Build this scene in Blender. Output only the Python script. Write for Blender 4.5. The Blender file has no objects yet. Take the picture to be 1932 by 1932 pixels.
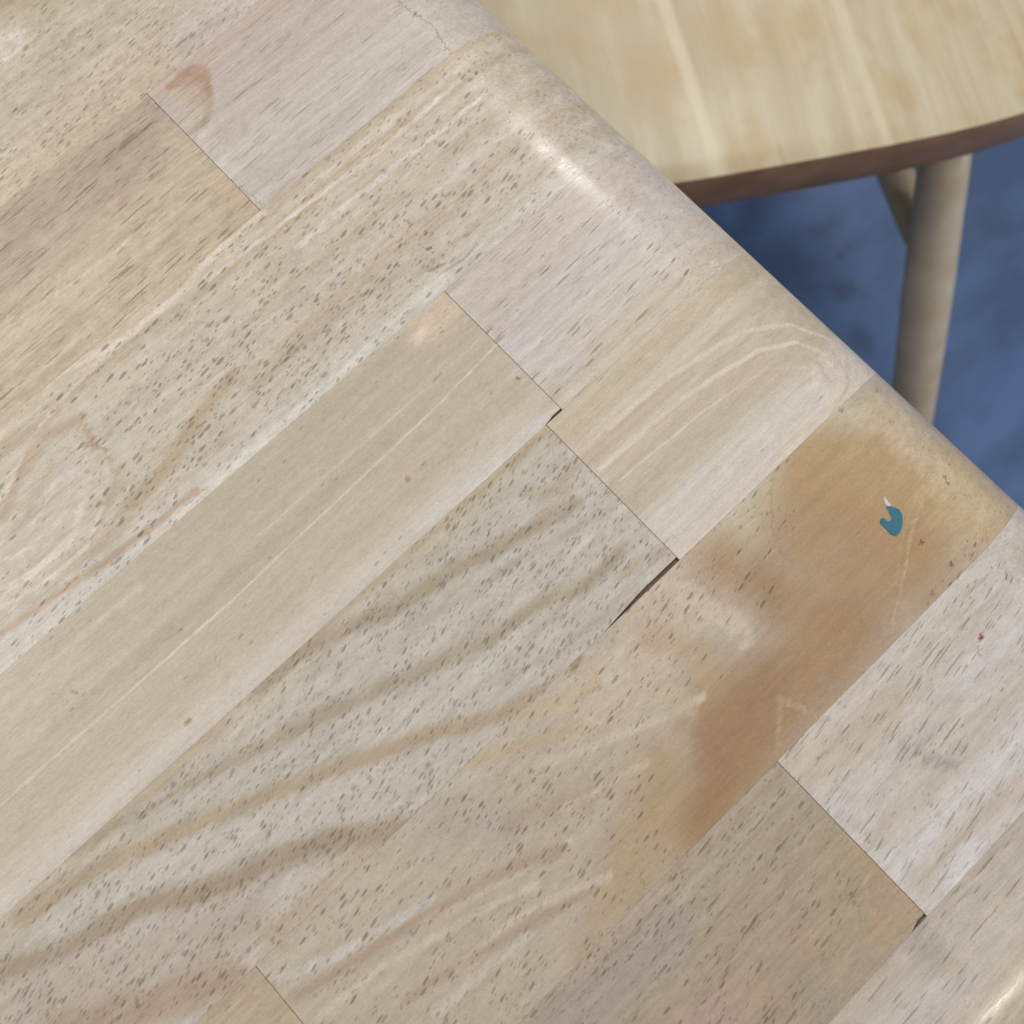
import bpy, bmesh, math, random
import numpy as np
from mathutils import Matrix, Vector
C = bpy.context.scene.collection
sc = bpy.context.scene

# ------------------------------------------------------------------ camera
TOP = 0.52            # height of the table top
EYE = 0.235           # lens above the table top
CR = np.array([[0.7295368, 0.66898016, -0.14227298],
               [-0.6839193, 0.71187662, -0.15964358],
               [-0.00551758, 0.21376911, 0.97686863]])
cam_data = bpy.data.cameras.new('camera'); cam = bpy.data.objects.new('camera', cam_data); C.objects.link(cam)
m = Matrix([list(r) for r in CR]).to_4x4(); m.translation = (0, 0, TOP + EYE); cam.matrix_world = m
cam_data.sensor_width = 36; cam_data.lens = 36
cam_data.clip_start = 0.01; cam_data.clip_end = 60
cam_data.dof.use_dof = True; cam_data.dof.focus_distance = 0.245; cam_data.dof.aperture_fstop = 17
sc.camera = cam

# ------------------------------------------------------------------ light
w = bpy.data.worlds.new('World'); sc.world = w; w.use_nodes = True
wt = w.node_tree; bg = wt.nodes['Background']; bg.inputs[1].default_value = 0.66
tc = wt.nodes.new('ShaderNodeTexCoord'); sx_ = wt.nodes.new('ShaderNodeSeparateXYZ'); cr = wt.nodes.new('ShaderNodeValToRGB')
wt.links.new(tc.outputs['Generated'], sx_.inputs[0]); wt.links.new(sx_.outputs[2], cr.inputs[0]); wt.links.new(cr.outputs[0], bg.inputs[0])
cr.color_ramp.elements[0].position = 0.1; cr.color_ramp.elements[0].color = (0.10, 0.10, 0.11, 1)       # dim walls of the room
cr.color_ramp.elements[1].position = 0.85; cr.color_ramp.elements[1].color = (0.93, 0.96, 1.0, 1)      # white ceiling
e_ = cr.color_ramp.elements.new(0.45); e_.color = (0.30, 0.30, 0.31, 1)

def area(name, loc, target, sx, sy, power, col):
    d = bpy.data.lights.new(name, 'AREA'); d.shape = 'RECTANGLE'; d.size = sx; d.size_y = sy
    d.energy = power; d.color = col
    o = bpy.data.objects.new(name, d); C.objects.link(o)
    o.location = loc
    o.rotation_euler = (Vector(target) - Vector(loc)).to_track_quat('-Z', 'Y').to_euler()
    return o
WARM = (1.0, 0.96, 0.90)
area('ceiling_lamp', (1.60, 1.07, 2.7), (1.60, 1.07, 0), 0.6, 0.15, 19, WARM)
area('ceiling_lamp', (0.47, -1.75, 2.7), (0.47, -1.75, 0), 0.16, 0.10, 12, WARM)
area('ceiling_lamp', (-1.1, 1.6, 2.7), (-1.1, 1.6, 0), 0.6, 1.2, 31, WARM)
area('window_light', (2.2, -2.8, 1.4), (0.3, 0, 0.1), 1.6, 1.2, 36, (0.9, 0.95, 1.0))
sc.cycles.max_bounces = 4; sc.cycles.diffuse_bounces = 2; sc.cycles.glossy_bounces = 1
sc.view_settings.view_transform = 'Standard'; sc.view_settings.look = 'None'
sc.view_settings.exposure = 0.0; sc.view_settings.gamma = 1.0

# ------------------------------------------------------------------ helpers
def ray(x, y, z=0.0):
    """point of the level plane z (metres above the table top) that the photograph shows at (x, y) of 1932"""
    d = CR @ np.array([(x - 966) / 1932.0, -(y - 966) / 1932.0, -1.0])
    return d[:2] / -d[2] * (EYE - z)
def mm(x, y):
    return ray(x, y) * 1000
def mmpx(x, y):
    return float(np.hypot(*(mm(x + 1, y) - mm(x, y))))
def lin(c):
    return tuple(((v / 255) / 12.92 if v <= 10 else (((v / 255) + 0.055) / 1.055) ** 2.4) for v in c)
def tag(o, label=None, cat=None, group=None, kind=None):
    if label: o['label'] = label
    if cat: o['category'] = cat
    if group: o['group'] = group
    if kind: o['kind'] = kind
    return o
def link(name, me, mat, parent=None, loc=(0, 0, 0)):
    o = bpy.data.objects.new(name, me); C.objects.link(o)
    if mat: me.materials.append(mat)
    o.parent = parent; o.location = loc
    return o
def mesh(name, vs, fs, smooth=False):
    me = bpy.data.meshes.new(name); me.from_pydata([tuple(map(float, v)) for v in vs], [], fs)
    bm = bmesh.new(); bm.from_mesh(me)
    bmesh.ops.remove_doubles(bm, verts=bm.verts, dist=1e-6)
    bmesh.ops.recalc_face_normals(bm, faces=bm.faces)
    bm.to_mesh(me); bm.free()
    if smooth:
        for p in me.polygons: p.use_smooth = True
    return me

# ------------------------------------------------------------------ node writer
class N:
    def __init__(s, name):
        s.mat = bpy.data.materials.new(name); s.mat.use_nodes = True
        s.t = s.mat.node_tree; s.t.nodes.clear()
        s.out = s.t.nodes.new('ShaderNodeOutputMaterial')
        s.bsdf = s.t.nodes.new('ShaderNodeBsdfPrincipled')
        s.t.links.new(s.bsdf.outputs[0], s.out.inputs[0])
    def put(s, sock, v):
        if isinstance(v, bpy.types.NodeSocket): s.t.links.new(v, sock)
        else: sock.default_value = v
    def m(s, op, a, b=0.0, c=None, clamp=False):
        n = s.t.nodes.new('ShaderNodeMath'); n.operation = op; n.use_clamp = clamp
        s.put(n.inputs[0], a); s.put(n.inputs[1], b)
        if c is not None: s.put(n.inputs[2], c)
        return n.outputs[0]
    def v(s, op, a, b=None, scale=None):
        n = s.t.nodes.new('ShaderNodeVectorMath'); n.operation = op
        s.put(n.inputs[0], a)
        if b is not None: s.put(n.inputs[1], b)
        if scale is not None: s.put(n.inputs[3], scale)
        return n.outputs[1] if op in ('LENGTH', 'DOT_PRODUCT', 'DISTANCE') else n.outputs[0]
    def coord(s):
        n = s.t.nodes.new('ShaderNodeTexCoord')
        return s.v('SCALE', n.outputs['Object'], scale=1000.0)     # millimetres
    def sep(s, a):
        n = s.t.nodes.new('ShaderNodeSeparateXYZ'); s.put(n.inputs[0], a); return n.outputs
    def comb(s, x, y, z):
        n = s.t.nodes.new('ShaderNodeCombineXYZ')
        for i, q in enumerate((x, y, z)): s.put(n.inputs[i], q)
        return n.outputs[0]
    def map(s, a, scale=(1, 1, 1), loc=(0, 0, 0), rot=(0, 0, 0)):
        n = s.t.nodes.new('ShaderNodeMapping'); n.vector_type = 'POINT'
        s.put(n.inputs[0], a); n.inputs[1].default_value = loc; n.inputs[2].default_value = rot; n.inputs[3].default_value = scale
        return n.outputs[0]
    def noise(s, a, detail=2.0, rough=0.5, color=False):
        n = s.t.nodes.new('ShaderNodeTexNoise'); n.noise_dimensions = '3D'
        s.put(n.inputs['Vector'], a); n.inputs['Scale'].default_value = 1.0
        n.inputs['Detail'].default_value = detail; n.inputs['Roughness'].default_value = rough
        return n.outputs['Color' if color else 'Fac']
    def voronoi(s, a):
        n = s.t.nodes.new('ShaderNodeTexVoronoi'); n.voronoi_dimensions = '3D'; n.feature = 'F1'
        s.put(n.inputs['Vector'], a); n.inputs['Scale'].default_value = 1.0
        return n.outputs['Distance'], n.outputs['Color']
    def smooth(s, x, lo, hi, a=0.0, b=1.0):
        n = s.t.nodes.new('ShaderNodeMapRange'); n.interpolation_type = 'SMOOTHSTEP'
        s.put(n.inputs[0], x); n.inputs[1].default_value = lo; n.inputs[2].default_value = hi
        n.inputs[3].default_value = a; n.inputs[4].default_value = b
        return n.outputs[0]
    def linmap(s, x, lo, hi, a, b):
        n = s.t.nodes.new('ShaderNodeMapRange'); n.interpolation_type = 'LINEAR'
        s.put(n.inputs[0], x); n.inputs[1].default_value = lo; n.inputs[2].default_value = hi
        n.inputs[3].default_value = a; n.inputs[4].default_value = b
        return n.outputs[0]
    def mix(s, f, a, b, mode='MIX'):
        n = s.t.nodes.new('ShaderNodeMix'); n.data_type = 'RGBA'; n.blend_type = mode
        s.put(n.inputs[0], f)
        s.put(n.inputs[6], a if not isinstance(a, tuple) else (*a[:3], 1)); s.put(n.inputs[7], b if not isinstance(b, tuple) else (*b[:3], 1))
        return n.outputs[2]
    def ramp(s, x, stops):
        n = s.t.nodes.new('ShaderNodeValToRGB'); e = n.color_ramp.elements
        stops = sorted(stops, key=lambda q: q[0])
        e[0].position = stops[0][0]; e[0].color = (*stops[0][1], 1)
        e[1].position = stops[-1][0]; e[1].color = (*stops[-1][1], 1)
        for p, c in stops[1:-1]:
            q = e.new(p); q.color = (*c, 1)
        s.put(n.inputs[0], x); return n.outputs[0]
    def bump(s, h, strength, dist):
        n = s.t.nodes.new('ShaderNodeBump'); n.inputs['Strength'].default_value = strength; n.inputs['Distance'].default_value = dist
        s.put(n.inputs['Height'], h); s.t.links.new(n.outputs[0], s.bsdf.inputs['Normal'])
    def stroke(s, P, pts, width, soft):
        """mask of a soft brush line through points traced on the wood (1932 px)"""
        q = [mm(*p) for p in pts]; k = mmpx(*pts[len(pts) // 2]); d = None
        if len(q) == 1: q = [q[0], q[0] + np.array([0.2, 0.0])]
        for a, b in zip(q[:-1], q[1:]):
            ba = b - a; L = float(ba @ ba)
            pa = s.v('SUBTRACT', P, (float(a[0]), float(a[1]), 0.0))
            h = s.v('DOT_PRODUCT', pa, (float(ba[0] / L), float(ba[1] / L), 0.0))
            h = s.m('MULTIPLY', h, 1.0, clamp=True)
            e = s.v('LENGTH', s.v('SUBTRACT', pa, s.v('SCALE', (float(ba[0]), float(ba[1]), 0.0), scale=h)))
            d = e if d is None else s.m('MINIMUM', d, e)
        wd, so = width * k / 2, soft * k
        return s.smooth(d, wd - so / 2 if wd > so / 2 else 0.0, wd + so / 2, 1.0, 0.0)

# ------------------------------------------------------------------ wood of one stave
def stave_wood(name, seed, base, ramp=None, vr=None, bend=0.0, warp=0.9, fibre=0.07, band=0.06, mottle=0.07,
               pores=None, pore_strokes=(), strokes=(), rough=0.36, rag=1.0, end=1.0, glow=1.0):
    """ramp: stops across the stave (0 at v0, 1 at v1); strokes: (points, width, soft, colour, alpha)
       pores: list of (length, width, angle, density, radius, alpha)"""
    g = N(name); X = g.coord()
    rnd = random.Random(seed); off = (rnd.uniform(0, 400), rnd.uniform(0, 400), rnd.uniform(0, 400))
    # slow wander of the grain lines
    wn = g.noise(g.map(X, (0.022, 0.10, 0.10), off), 2.0, 0.5, True)
    wv = g.v('SUBTRACT', wn, (0.5, 0.5, 0.5))
    P3 = g.v('ADD', X, g.v('MULTIPLY', wv, (warp * 6, warp * 3, 0.0)))
    # fine raggedness for edges of markings, drawn out along the grain
    wf = g.v('SUBTRACT', g.noise(g.map(X, (0.22, 1.0, 1.0), off), 4.0, 0.68, True), (0.5, 0.5, 0.5))
    P2 = g.v('MULTIPLY', g.v('ADD', P3, g.v('MULTIPLY', wf, (10.0 * rag, 3.0 * rag, 0.0))), (1.0, 1.0, 0.0))
    s3 = g.sep(P3)
    # past the saw line near the table edge the fibres are cut across: they read as dots
    cut = g.m('MINIMUM', g.m('MAXIMUM', g.m('SUBTRACT', s3[0], 106.0), 0.0), 7.0)
    PE = g.v('ADD', P3, g.comb(g.m('MULTIPLY', cut, 18.0 * end), 0.0, 0.0))
    PP = g.v('ADD', P3, g.comb(g.m('MULTIPLY', cut, 1.1 * end), 0.0, 0.0))
    if ramp:
        t = g.m('SUBTRACT', s3[1], vr[0])
        if bend:
            t = g.m('ADD', t, g.m('MULTIPLY', s3[0], bend))
        t = g.m('DIVIDE', t, vr[1] - vr[0])
        col = g.ramp(t, [(p, lin(c)) for p, c in ramp])
    else:
        col = g.mix(0.0, lin(base), lin(base))
    Pc = P2
    sp = g.noise(g.map(PP, (0.28, 0.62, 0.62), (off[2], off[0], off[1])), 3.0, 0.65)
    vary = g.linmap(sp, 0.32, 0.62, 0.72, 1.25)
    for pts, wd, so, c, al in strokes:
        mk = g.stroke(Pc, pts, wd, so)
        col = g.mix(g.m('MULTIPLY', g.m('MULTIPLY', mk, al), vary, clamp=True), col, lin(c))
        Pc = g.v('ADD', Pc, g.v('SCALE', col, scale=1e-6))      # keeps the strokes in order for the shader compiler
    # drawn-out tone bands, soft clouding, and thin fibres
    bn = g.noise(g.map(P3, (0.012, 0.42, 0.42), off), 2.0, 0.6)
    mo = g.noise(g.map(P3, (0.10, 0.30, 0.30), off), 2.0, 0.6)
    fb = g.noise(g.map(PE, (0.05, 1.5, 1.5), off), 4.0, 0.7)
    fk = g.noise(g.map(PP, (0.30, 1.7, 1.7), (off[2], off[1], off[0])), 2.0, 0.6)
    gr = g.noise(g.map(X, (1.5, 2.4, 2.4), off), 1.0, 0.7)
    tone = g.m('ADD', g.linmap(bn, 0.3, 0.7, -band * 1.2, band * 1.2), g.linmap(mo, 0.3, 0.7, -mottle, mottle))
    tone = g.m('ADD', tone, g.linmap(fb, 0.3, 0.7, -fibre * 1.25, fibre * 1.25))
    tone = g.m('ADD', tone, g.linmap(fk, 0.25, 0.75, -0.045, 0.045))
    tone = g.m('ADD', tone, g.linmap(gr, 0.25, 0.75, -0.08, 0.08))
    tone = g.m('ADD', tone, g.linmap(sp, 0.3, 0.7, -mottle * 1.35, mottle * 1.35))
    tone = g.m('ADD', tone, 1.02)
    col = g.v('MULTIPLY', col, g.comb(tone, g.m('POWER', tone, 1.12), g.m('POWER', tone, 1.3)))
    # pores
    dens_noise = g.linmap(g.noise(g.map(P3, (0.07, 0.24, 0.24), (off[1], off[0], 7)), 2.0, 0.6), 0.36, 0.64, -0.34, 0.34)
    extra = None
    for pts, wd, so, am in pore_strokes:
        q = g.m('MULTIPLY', g.stroke(Pc, pts, wd, so), am)
        extra = q if extra is None else g.m('ADD', extra, q)
        Pc = g.v('ADD', Pc, g.v('SCALE', g.comb(extra, extra, 0.0), scale=1e-6))
    wob = g.v('SUBTRACT', g.noise(g.map(X, (0.5, 0.8, 0.8)), 1.0, 0.5, True), (0.5, 0.5, 0.5))
    sE = g.sep(PP); pm = None
    for k, (Ln, Wd, ang, dens, rad, al) in enumerate(pores or ()):
        Ln *= 0.68 if Ln < 8 else 0.85; Wd *= 0.57; rad *= 1.34; dens += 0.12
        c, s_ = math.cos(math.radians(ang)), math.sin(math.radians(ang))
        al_ = g.v('DOT_PRODUCT', PP, (c / Ln, s_ / Ln, 0.0)); ac = g.v('DOT_PRODUCT', PP, (-s_ / Wd, c / Wd, 0.0))
        zz = g.m('MULTIPLY', s3[2], 1 / Wd)
        vec = g.v('ADD', g.v('ADD', g.comb(al_, ac, zz), (off[0] + k * 3.7, off[1] + k * 5.1, 0.37)), g.v('SCALE', wob, scale=0.35))
        dd, cc = g.voronoi(vec)
        cs = g.sep(cc)
        D = g.m('ADD', dens_noise, dens)
        if extra is not None: D = g.m('ADD', D, extra)
        r = g.m('MULTIPLY', g.m('SUBTRACT', D, cs[0]), 5.0, clamp=True)
        r = g.m('MULTIPLY', r, g.m('ADD', g.m('MULTIPLY', cs[1], 0.9 * rad), 0.5 * rad))
        mk = g.m('DIVIDE', g.m('SUBTRACT', r, dd), rad * 0.55, clamp=True)
        mk = g.m('MULTIPLY', mk, g.m('ADD', g.m('MULTIPLY', cs[2], 0.7), 0.3))
        mk = g.m('MULTIPLY', mk, al)
        pm = mk if pm is None else g.m('MAXIMUM', pm, mk)
    if pm is not None:
        pm = g.m('MULTIPLY', pm, g.linmap(cut, 0.0, 5.0, 1.0, 0.42))
        col = g.mix(pm, col, g.mix(1.0, col, (0.25, 0.22, 0.22), 'MULTIPLY'))
    g.put(g.bsdf.inputs['Base Color'], col)
    g.put(g.bsdf.inputs['Roughness'], g.linmap(fb, 0.2, 0.8, rough - 0.06, rough + 0.08))
    g.bsdf.inputs['Specular IOR Level'].default_value = 0.32
    g.bsdf.inputs['Coat Weight'].default_value = 0.3; g.put(g.bsdf.inputs['Coat Roughness'], g.linmap(fk, 0.3, 0.7, 0.12, 0.26))
    g.bump(g.noise(g.map(X, (0.25, 1.5, 1.5), off), 2.0, 0.7), 0.6, 0.00016)
    return g.mat

# ------------------------------------------------------------------ table geometry (metres, top at z = 0 of each stave)
U0, V0 = 0.1018, -0.1058          # where the rounding of the end edge and of the long edge starts
A_, B_, THK = 0.028, 0.018, 0.028
def profile(r):                    # r 0..1 top quarter, 1..1.15 straight, 1.15..2 bottom quarter
    if r <= 0: return 0.0, 0.0
    if r <= 1:
        t = r * math.pi / 2; return A_ * math.sin(t), -B_ * (1 - math.cos(t))
    if r <= 1.15: return A_, -B_ - (r - 1) / 0.15 * (THK - B_ - 0.006)
    t = (r - 1.15) / 0.85 * math.pi / 2
    return A_ - 0.006 * (1 - math.cos(t)), -THK + 0.006 - 0.006 * math.sin(t)
ARC = [0.0] + [i / 16 for i in range(1, 17)] + [1.15, 1.43, 1.72, 2.0]
def stave(name, u0, u1, v0, v1, mat, parent, gu=0.00005, gv=0.00001, open_u=False, open_v=False, notch=None, label=None):
    """u0..u1, v0..v1 in metres; open_u: the +u end is the rounded table edge; open_v: the -v side is"""
    S = [(u0 + gu, 0, -1), (u0 + gu + 0.00009, 0, 0)]
    if notch: S += [(u1 - notch[0], 0, 0), (u1 - notch[0] * 0.45, 0, 0)]
    if open_u: S += [(U0, a, 0) for a in ARC]
    else: S += [(u1 - gu - 0.00009, 0, 0), (u1 - gu, 0, -1)]
    T = []
    if open_v: T += [(V0, a, 0) for a in reversed(ARC)]
    else: T += [(v0 + gv, 0, -1), (v0 + gv + 0.00003, 0, 0)]
    T += [(v1 - gv - 0.00003, 0, 0), (v1 - gv, 0, -1)]
    vs = []; nS, nT = len(S), len(T)
    for (u, a, e) in S:
        for j, (v, b, e2) in enumerate(T):
            z = 0.0
            if e or e2: z = -0.00010 if e else -0.00003
            vv = v
            if notch and j < 2:
                f = min(1.0, max(0.0, (u - (u1 - notch[0])) / (notch[0] * 0.55)))
                vv += notch[1] * f
            r = min(2.0, math.hypot(a, b))
            o, dz = profile(r)
            if r > 0:
                vs.append((u + o * a / math.hypot(a, b), vv - o * b / math.hypot(a, b), dz + z))
            else: vs.append((u, vv, z))
    fs = []
    id_ = lambda i, j: i * nT + j
    for i in range(nS - 1):
        for j in range(nT - 1): fs.append((id_(i, j), id_(i + 1, j), id_(i + 1, j + 1), id_(i, j + 1)))
    loop = [id_(i, 0) for i in range(nS)] + [id_(nS - 1, j) for j in range(1, nT)] + [id_(i, nT - 1) for i in range(nS - 2, -1, -1)] + [id_(0, j) for j in range(nT - 2, 0, -1)]
    n0 = len(vs)
    for q in loop: vs.append((vs[q][0], vs[q][1], -THK))
    L = len(loop)
    for k in range(L):
        fs.append((loop[k], loop[(k + 1) % L], n0 + (k + 1) % L, n0 + k))
    fs.append(tuple(n0 + k for k in range(L)))
    o = link(name, mesh(name, vs, fs), mat, parent, (0, 0, TOP))
    for p in o.data.polygons:
        p.use_smooth = len(p.vertices) <= 4
    o.data.set_sharp_from_angle(angle=math.radians(20))
    if label: o['label'] = label
    return o

table = bpy.data.objects.new('table', None); C.objects.link(table)
tag(table, 'pale varnished butcher block table with rounded edge filling the foreground', 'table')

LV = [-0.1300, -0.0881, -0.0435, 0.0034, 0.0484, 0.0905, 0.1384, 0.1840]   # joints between rows, bottom right to top left
E1, E2, E3, E4, E5 = 0.0412, 0.0602, 0.0548, 0.0384, -0.0740
FAR = -0.62
S = 'strokes'
PD = (108, 95, 88)
# --- row A : cream with dots, top left
wA = stave_wood('cream_dotted_wood', 11, (203, 188, 166), pores=[(5.5, 1.7, 8, 0.62, 0.24, 0.85), (3.2, 1.3, 12, 0.45, 0.26, 0.6)],
    ramp=[(0, (205, 188, 164)), (0.15, (207, 190, 168)), (0.45, (200, 186, 164)), (1, (198, 182, 158))], vr=(184, 232), mottle=0.08,
    strokes=[([(0, 95), (30, 70)], 50, 50, (222, 210, 196), 0.9), ([(380, 60), (520, -40)], 110, 120, (204, 190, 182), 0.8),
             ([(0, 330), (120, 250), (240, 180)], 14, 20, (214, 196, 172), 0.6), ([(0, 10), (140, -30)], 60, 40, (186, 170, 144), 0.6)])
# --- row B right : pale lilac
wB2 = stave_wood('pale_grey_lined_wood', 12, (202, 188, 177), ramp=[(0, (203, 191, 179)), (0.3, (203, 192, 181)), (0.55, (200, 186, 175)), (0.8, (198, 181, 170)), (1, (199, 181, 166))],
    vr=(138.4, 184), fibre=0.07, mottle=0.03, rag=0.35, pores=[(18, 1.0, 2, 0.5, 0.24, 0.85), (9, 1.1, 4, 0.35, 0.22, 0.75)],
    strokes=[([(330, 185), (368, 205), (356, 235)], 34, 18, (199, 185, 164), 0.9),
             ([(455, 350), (470, 368), (488, 392)], 3, 3, (128, 118, 114), 0.8), ([(456, 350), (466, 345)], 5, 4, (126, 112, 108), 0.7), ([(318, 166), (345, 156), (366, 150)], 18, 8, (186, 154, 133), 0.9), ([(350, 146), (374, 142)], 40, 12, (187, 154, 133), 0.95), ([(368, 150), (384, 172), (386, 190)], 30, 16, (186, 158, 136), 0.9),
             ([(350, 180), (372, 196)], 30, 26, (194, 172, 151), 0.7), ([(388, 170), (396, 200), (388, 232), (370, 252)], 13, 14, (184, 164, 141), 0.85),
             ([(340, 160), (372, 158)], 24, 14, (186, 158, 139), 0.9), ([(352, 140), (380, 150), (392, 178)], 14, 8, (176, 146, 126), 0.7),
             ([(864, 100), (800, 40), (746, 0)], 3, 3, (148, 132, 117), 0.6),
             ([(380, 260), (500, 390)], 30, 30, (208, 199, 187), 0.6)])
# --- row B left : tan with grey streaks
wB1 = stave_wood('tan_streaked_wood', 13, (198, 180, 156), ramp=[(0, (196, 177, 152)), (0.35, (202, 184, 160)), (0.55, (197, 178, 155)), (0.75, (186, 167, 149)), (0.95, (184, 164, 147)), (1, (196, 178, 154))],
    vr=(138.4, 184), band=0.08, pores=[(16, 1.2, 2, 0.42, 0.26, 0.95), (8, 1.2, 4, 0.30, 0.26, 0.9)],
    strokes=[([(410, 317), (333, 367), (233, 457), (133, 533), (0, 625)], 5, 6, (217, 200, 178), 0.8),
             ([(430, 330), (480, 390)], 40, 40, (199, 176, 148), 0.8), ([(0, 740), (150, 620), (300, 500)], 60, 60, (206, 187, 164), 0.7),
             ([(330, 250), (380, 290)], 50, 40, (199, 183, 158), 0.7)],
    pore_strokes=[([(290, 215), (180, 290), (60, 370), (0, 420)], 75, 60, 0.5), ([(200, 500), (0, 640)], 20, 40, -0.2)])
# --- row C : swirled, speckled, one piece up to the edge
wC = stave_wood('swirled_speckled_wood', 14, (202, 188, 170), warp=0.7, rag=0.7, bend=0.012,
    ramp=[(0.0, (206, 196, 182)), (0.08, (208, 199, 186)), (0.16, (197, 182, 164)), (0.26, (202, 189, 174)), (0.38, (196, 178, 156)), (0.46, (206, 194, 180)), (0.58, (197, 180, 158)), (0.64, (208, 196, 180)),
          (0.72, (200, 184, 162)), (0.80, (208, 196, 178)), (0.86, (194, 176, 150)), (0.93, (210, 197, 178)), (1, (202, 184, 160))], vr=(90.5, 138.4),
    pores=[(5.2, 1.9, 10, 0.46, 0.27, 1.0), (2.8, 1.3, 14, 0.36, 0.27, 0.85)],
    strokes=[([(0, 1080), (60, 1000), (150, 900), (300, 760), (430, 640)], 190, 110, (202, 190, 172), 0.9),
             ([(0, 977), (33, 905), (85, 820), (150, 787)], 22, 22, (190, 166, 142), 0.75), ([(30, 1010), (75, 915), (120, 850)], 16, 14, (194, 172, 150), 0.7),
             ([(60, 1000), (105, 900), (150, 850)], 8, 5, (216, 198, 182), 0.95), ([(0, 940), (40, 860), (100, 770), (180, 690), (330, 560)], 8, 6, (220, 204, 186), 0.95),
             ([(110, 870), (150, 910), (140, 960)], 34, 30, (204, 192, 177), 0.9), ([(152, 800), (172, 830)], 9, 14, (184, 156, 126), 0.7), ([(160, 838), (196, 852)], 8, 10, (178, 146, 112), 0.75), ([(200, 865), (214, 884)], 7, 10, (186, 156, 132), 0.7),
             ([(443, 705), (383, 777), (345, 840), (300, 900), (250, 950)], 26, 18, (186, 166, 139), 0.85), ([(820, 460), (740, 520), (640, 590), (560, 660), (480, 730)], 22, 18, (188, 170, 150), 0.7), ([(30, 900), (60, 830), (110, 775)], 12, 12, (184, 160, 136), 0.6), ([(180, 1000), (215, 930), (225, 880)], 12, 12, (186, 166, 144), 0.6),
             ([(367, 925), (320, 965), (250, 1022), (187, 1070), (100, 1127), (0, 1196)], 14, 12, (180, 154, 127), 0.75),
             ([(250, 950), (220, 1010), (140, 1060)], 30, 24, (190, 170, 146), 0.6),
             ([(0, 1117), (67, 1075), (133, 1020), (155, 960)], 14, 8, (222, 207, 193), 0.95), ([(0, 1150), (90, 1095), (165, 1030), (195, 960)], 8, 5, (216, 200, 184), 0.95), ([(0, 1060), (60, 1035), (105, 990)], 8, 6, (216, 200, 184), 0.95),
             ([(0, 1282), (125, 1180), (242, 1090), (295, 1035), (345, 975), (394, 938), (475, 855), (560, 786), (652, 706), (780, 578), (830, 530)], 28, 14, (216, 208, 194), 0.95),
             ([(235, 1110), (295, 1035), (345, 985), (390, 955)], 15, 8, (218, 213, 202), 0.7), ([(240, 1106), (300, 1050), (360, 985)], 2, 3, (190, 172, 150), 0.5),
             ([(700, 670), (787, 585), (830, 545)], 22, 14, (212, 205, 194), 0.8),
             ([(0, 791), (57, 741), (110, 705), (233, 640), (333, 550), (400, 480), (493, 402)], 14, 8, (223, 206, 188), 0.95),
             ([(400, 520), (560, 400), (700, 300), (870, 150)], 9, 7, (224, 208, 196), 0.95), ([(560, 470), (760, 300), (900, 190)], 10, 8, (224, 208, 198), 0.95),
             ([(500, 440), (640, 330), (790, 210)], 9, 10, (192, 172, 148), 0.5), ([(480, 560), (640, 440), (900, 240)], 12, 12, (196, 178, 158), 0.5),
             ([(812, 470), (803, 472)], 5, 5, (120, 88, 76), 0.8), ([(798, 503), (815, 510), (838, 500)], 5, 6, (160, 136, 112), 0.8), ([(842, 513), (875, 490), (900, 465)], 4, 5, (178, 146, 128), 0.6)],
    pore_strokes=[([(330, 885), (400, 800), (500, 720), (600, 650), (700, 560), (790, 470)], 60, 50, 0.42), ([(190, 740), (330, 700), (450, 620)], 110, 80, 0.16),
                  ([(0, 1130), (100, 1020), (60, 850)], 120, 90, -0.45), ([(5, 1284), (246, 1095), (397, 942), (565, 790)], 24, 14, -0.75), ([(960, 260), (1010, 310)], 50, 50, 0.25)])
# --- row D left : plain tan
wD1 = stave_wood('plain_tan_wood', 15, (197, 182, 160), warp=0.5, rag=0.3, fibre=0.03, mottle=0.03, band=0.04,
    ramp=[(0, (204, 193, 178)), (0.07, (207, 196, 182)), (0.16, (201, 187, 169)), (0.25, (196, 181, 160)), (0.5, (194, 180, 157)), (0.58, (189, 173, 151)), (0.62, (198, 184, 162)), (0.8, (194, 179, 156)), (0.92, (191, 176, 152)), (1, (197, 183, 162))], vr=(48.4, 90.5),
    pores=[(6, 2.6, 6, 0.22, 0.16, 0.7)],
    strokes=[([(1057, 770), (977, 831), (877, 921), (800, 990)], 22, 18, (211, 201, 192), 0.8), ([(1060, 780), (977, 848), (860, 950)], 5, 4, (219, 208, 194), 0.8),
             ([(940, 645), (777, 811), (644, 937), (433, 1137), (277, 1277), (100, 1431), (0, 1521)], 4, 4, (217, 204, 188), 0.8),
             ([(905, 640), (804, 735), (644, 872), (500, 1000)], 3, 4, (215, 200, 180), 0.6), ([(900, 620), (760, 750), (600, 900)], 8, 8, (188, 171, 148), 0.5),
             ([(800, 620), (840, 585)], 60, 50, (215, 194, 172), 0.85), ([(785, 640), (800, 622)], 14, 18, (227, 208, 186), 0.6), ([(980, 700), (1040, 760)], 40, 40, (201, 187, 170), 0.6),
             ([(0, 1330), (120, 1230), (260, 1110)], 14, 16, (205, 193, 176), 0.5),
             ([(770, 905), (768, 900)], 7, 8, (159, 131, 106), 0.7), ([(350, 1369), (357, 1362)], 7, 8, (153, 126, 97), 0.8), ([(143, 1309), (141, 1302)], 6, 6, (131, 121, 112), 0.7),
             ([(816, 722), (830, 707)], 4, 5, (151, 135, 118), 0.7), ([(974, 716), (976, 719)], 5, 4, (123, 108, 93), 0.8), ([(790, 815), (850, 845)], 3, 4, (183, 167, 144), 0.5)])
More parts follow.
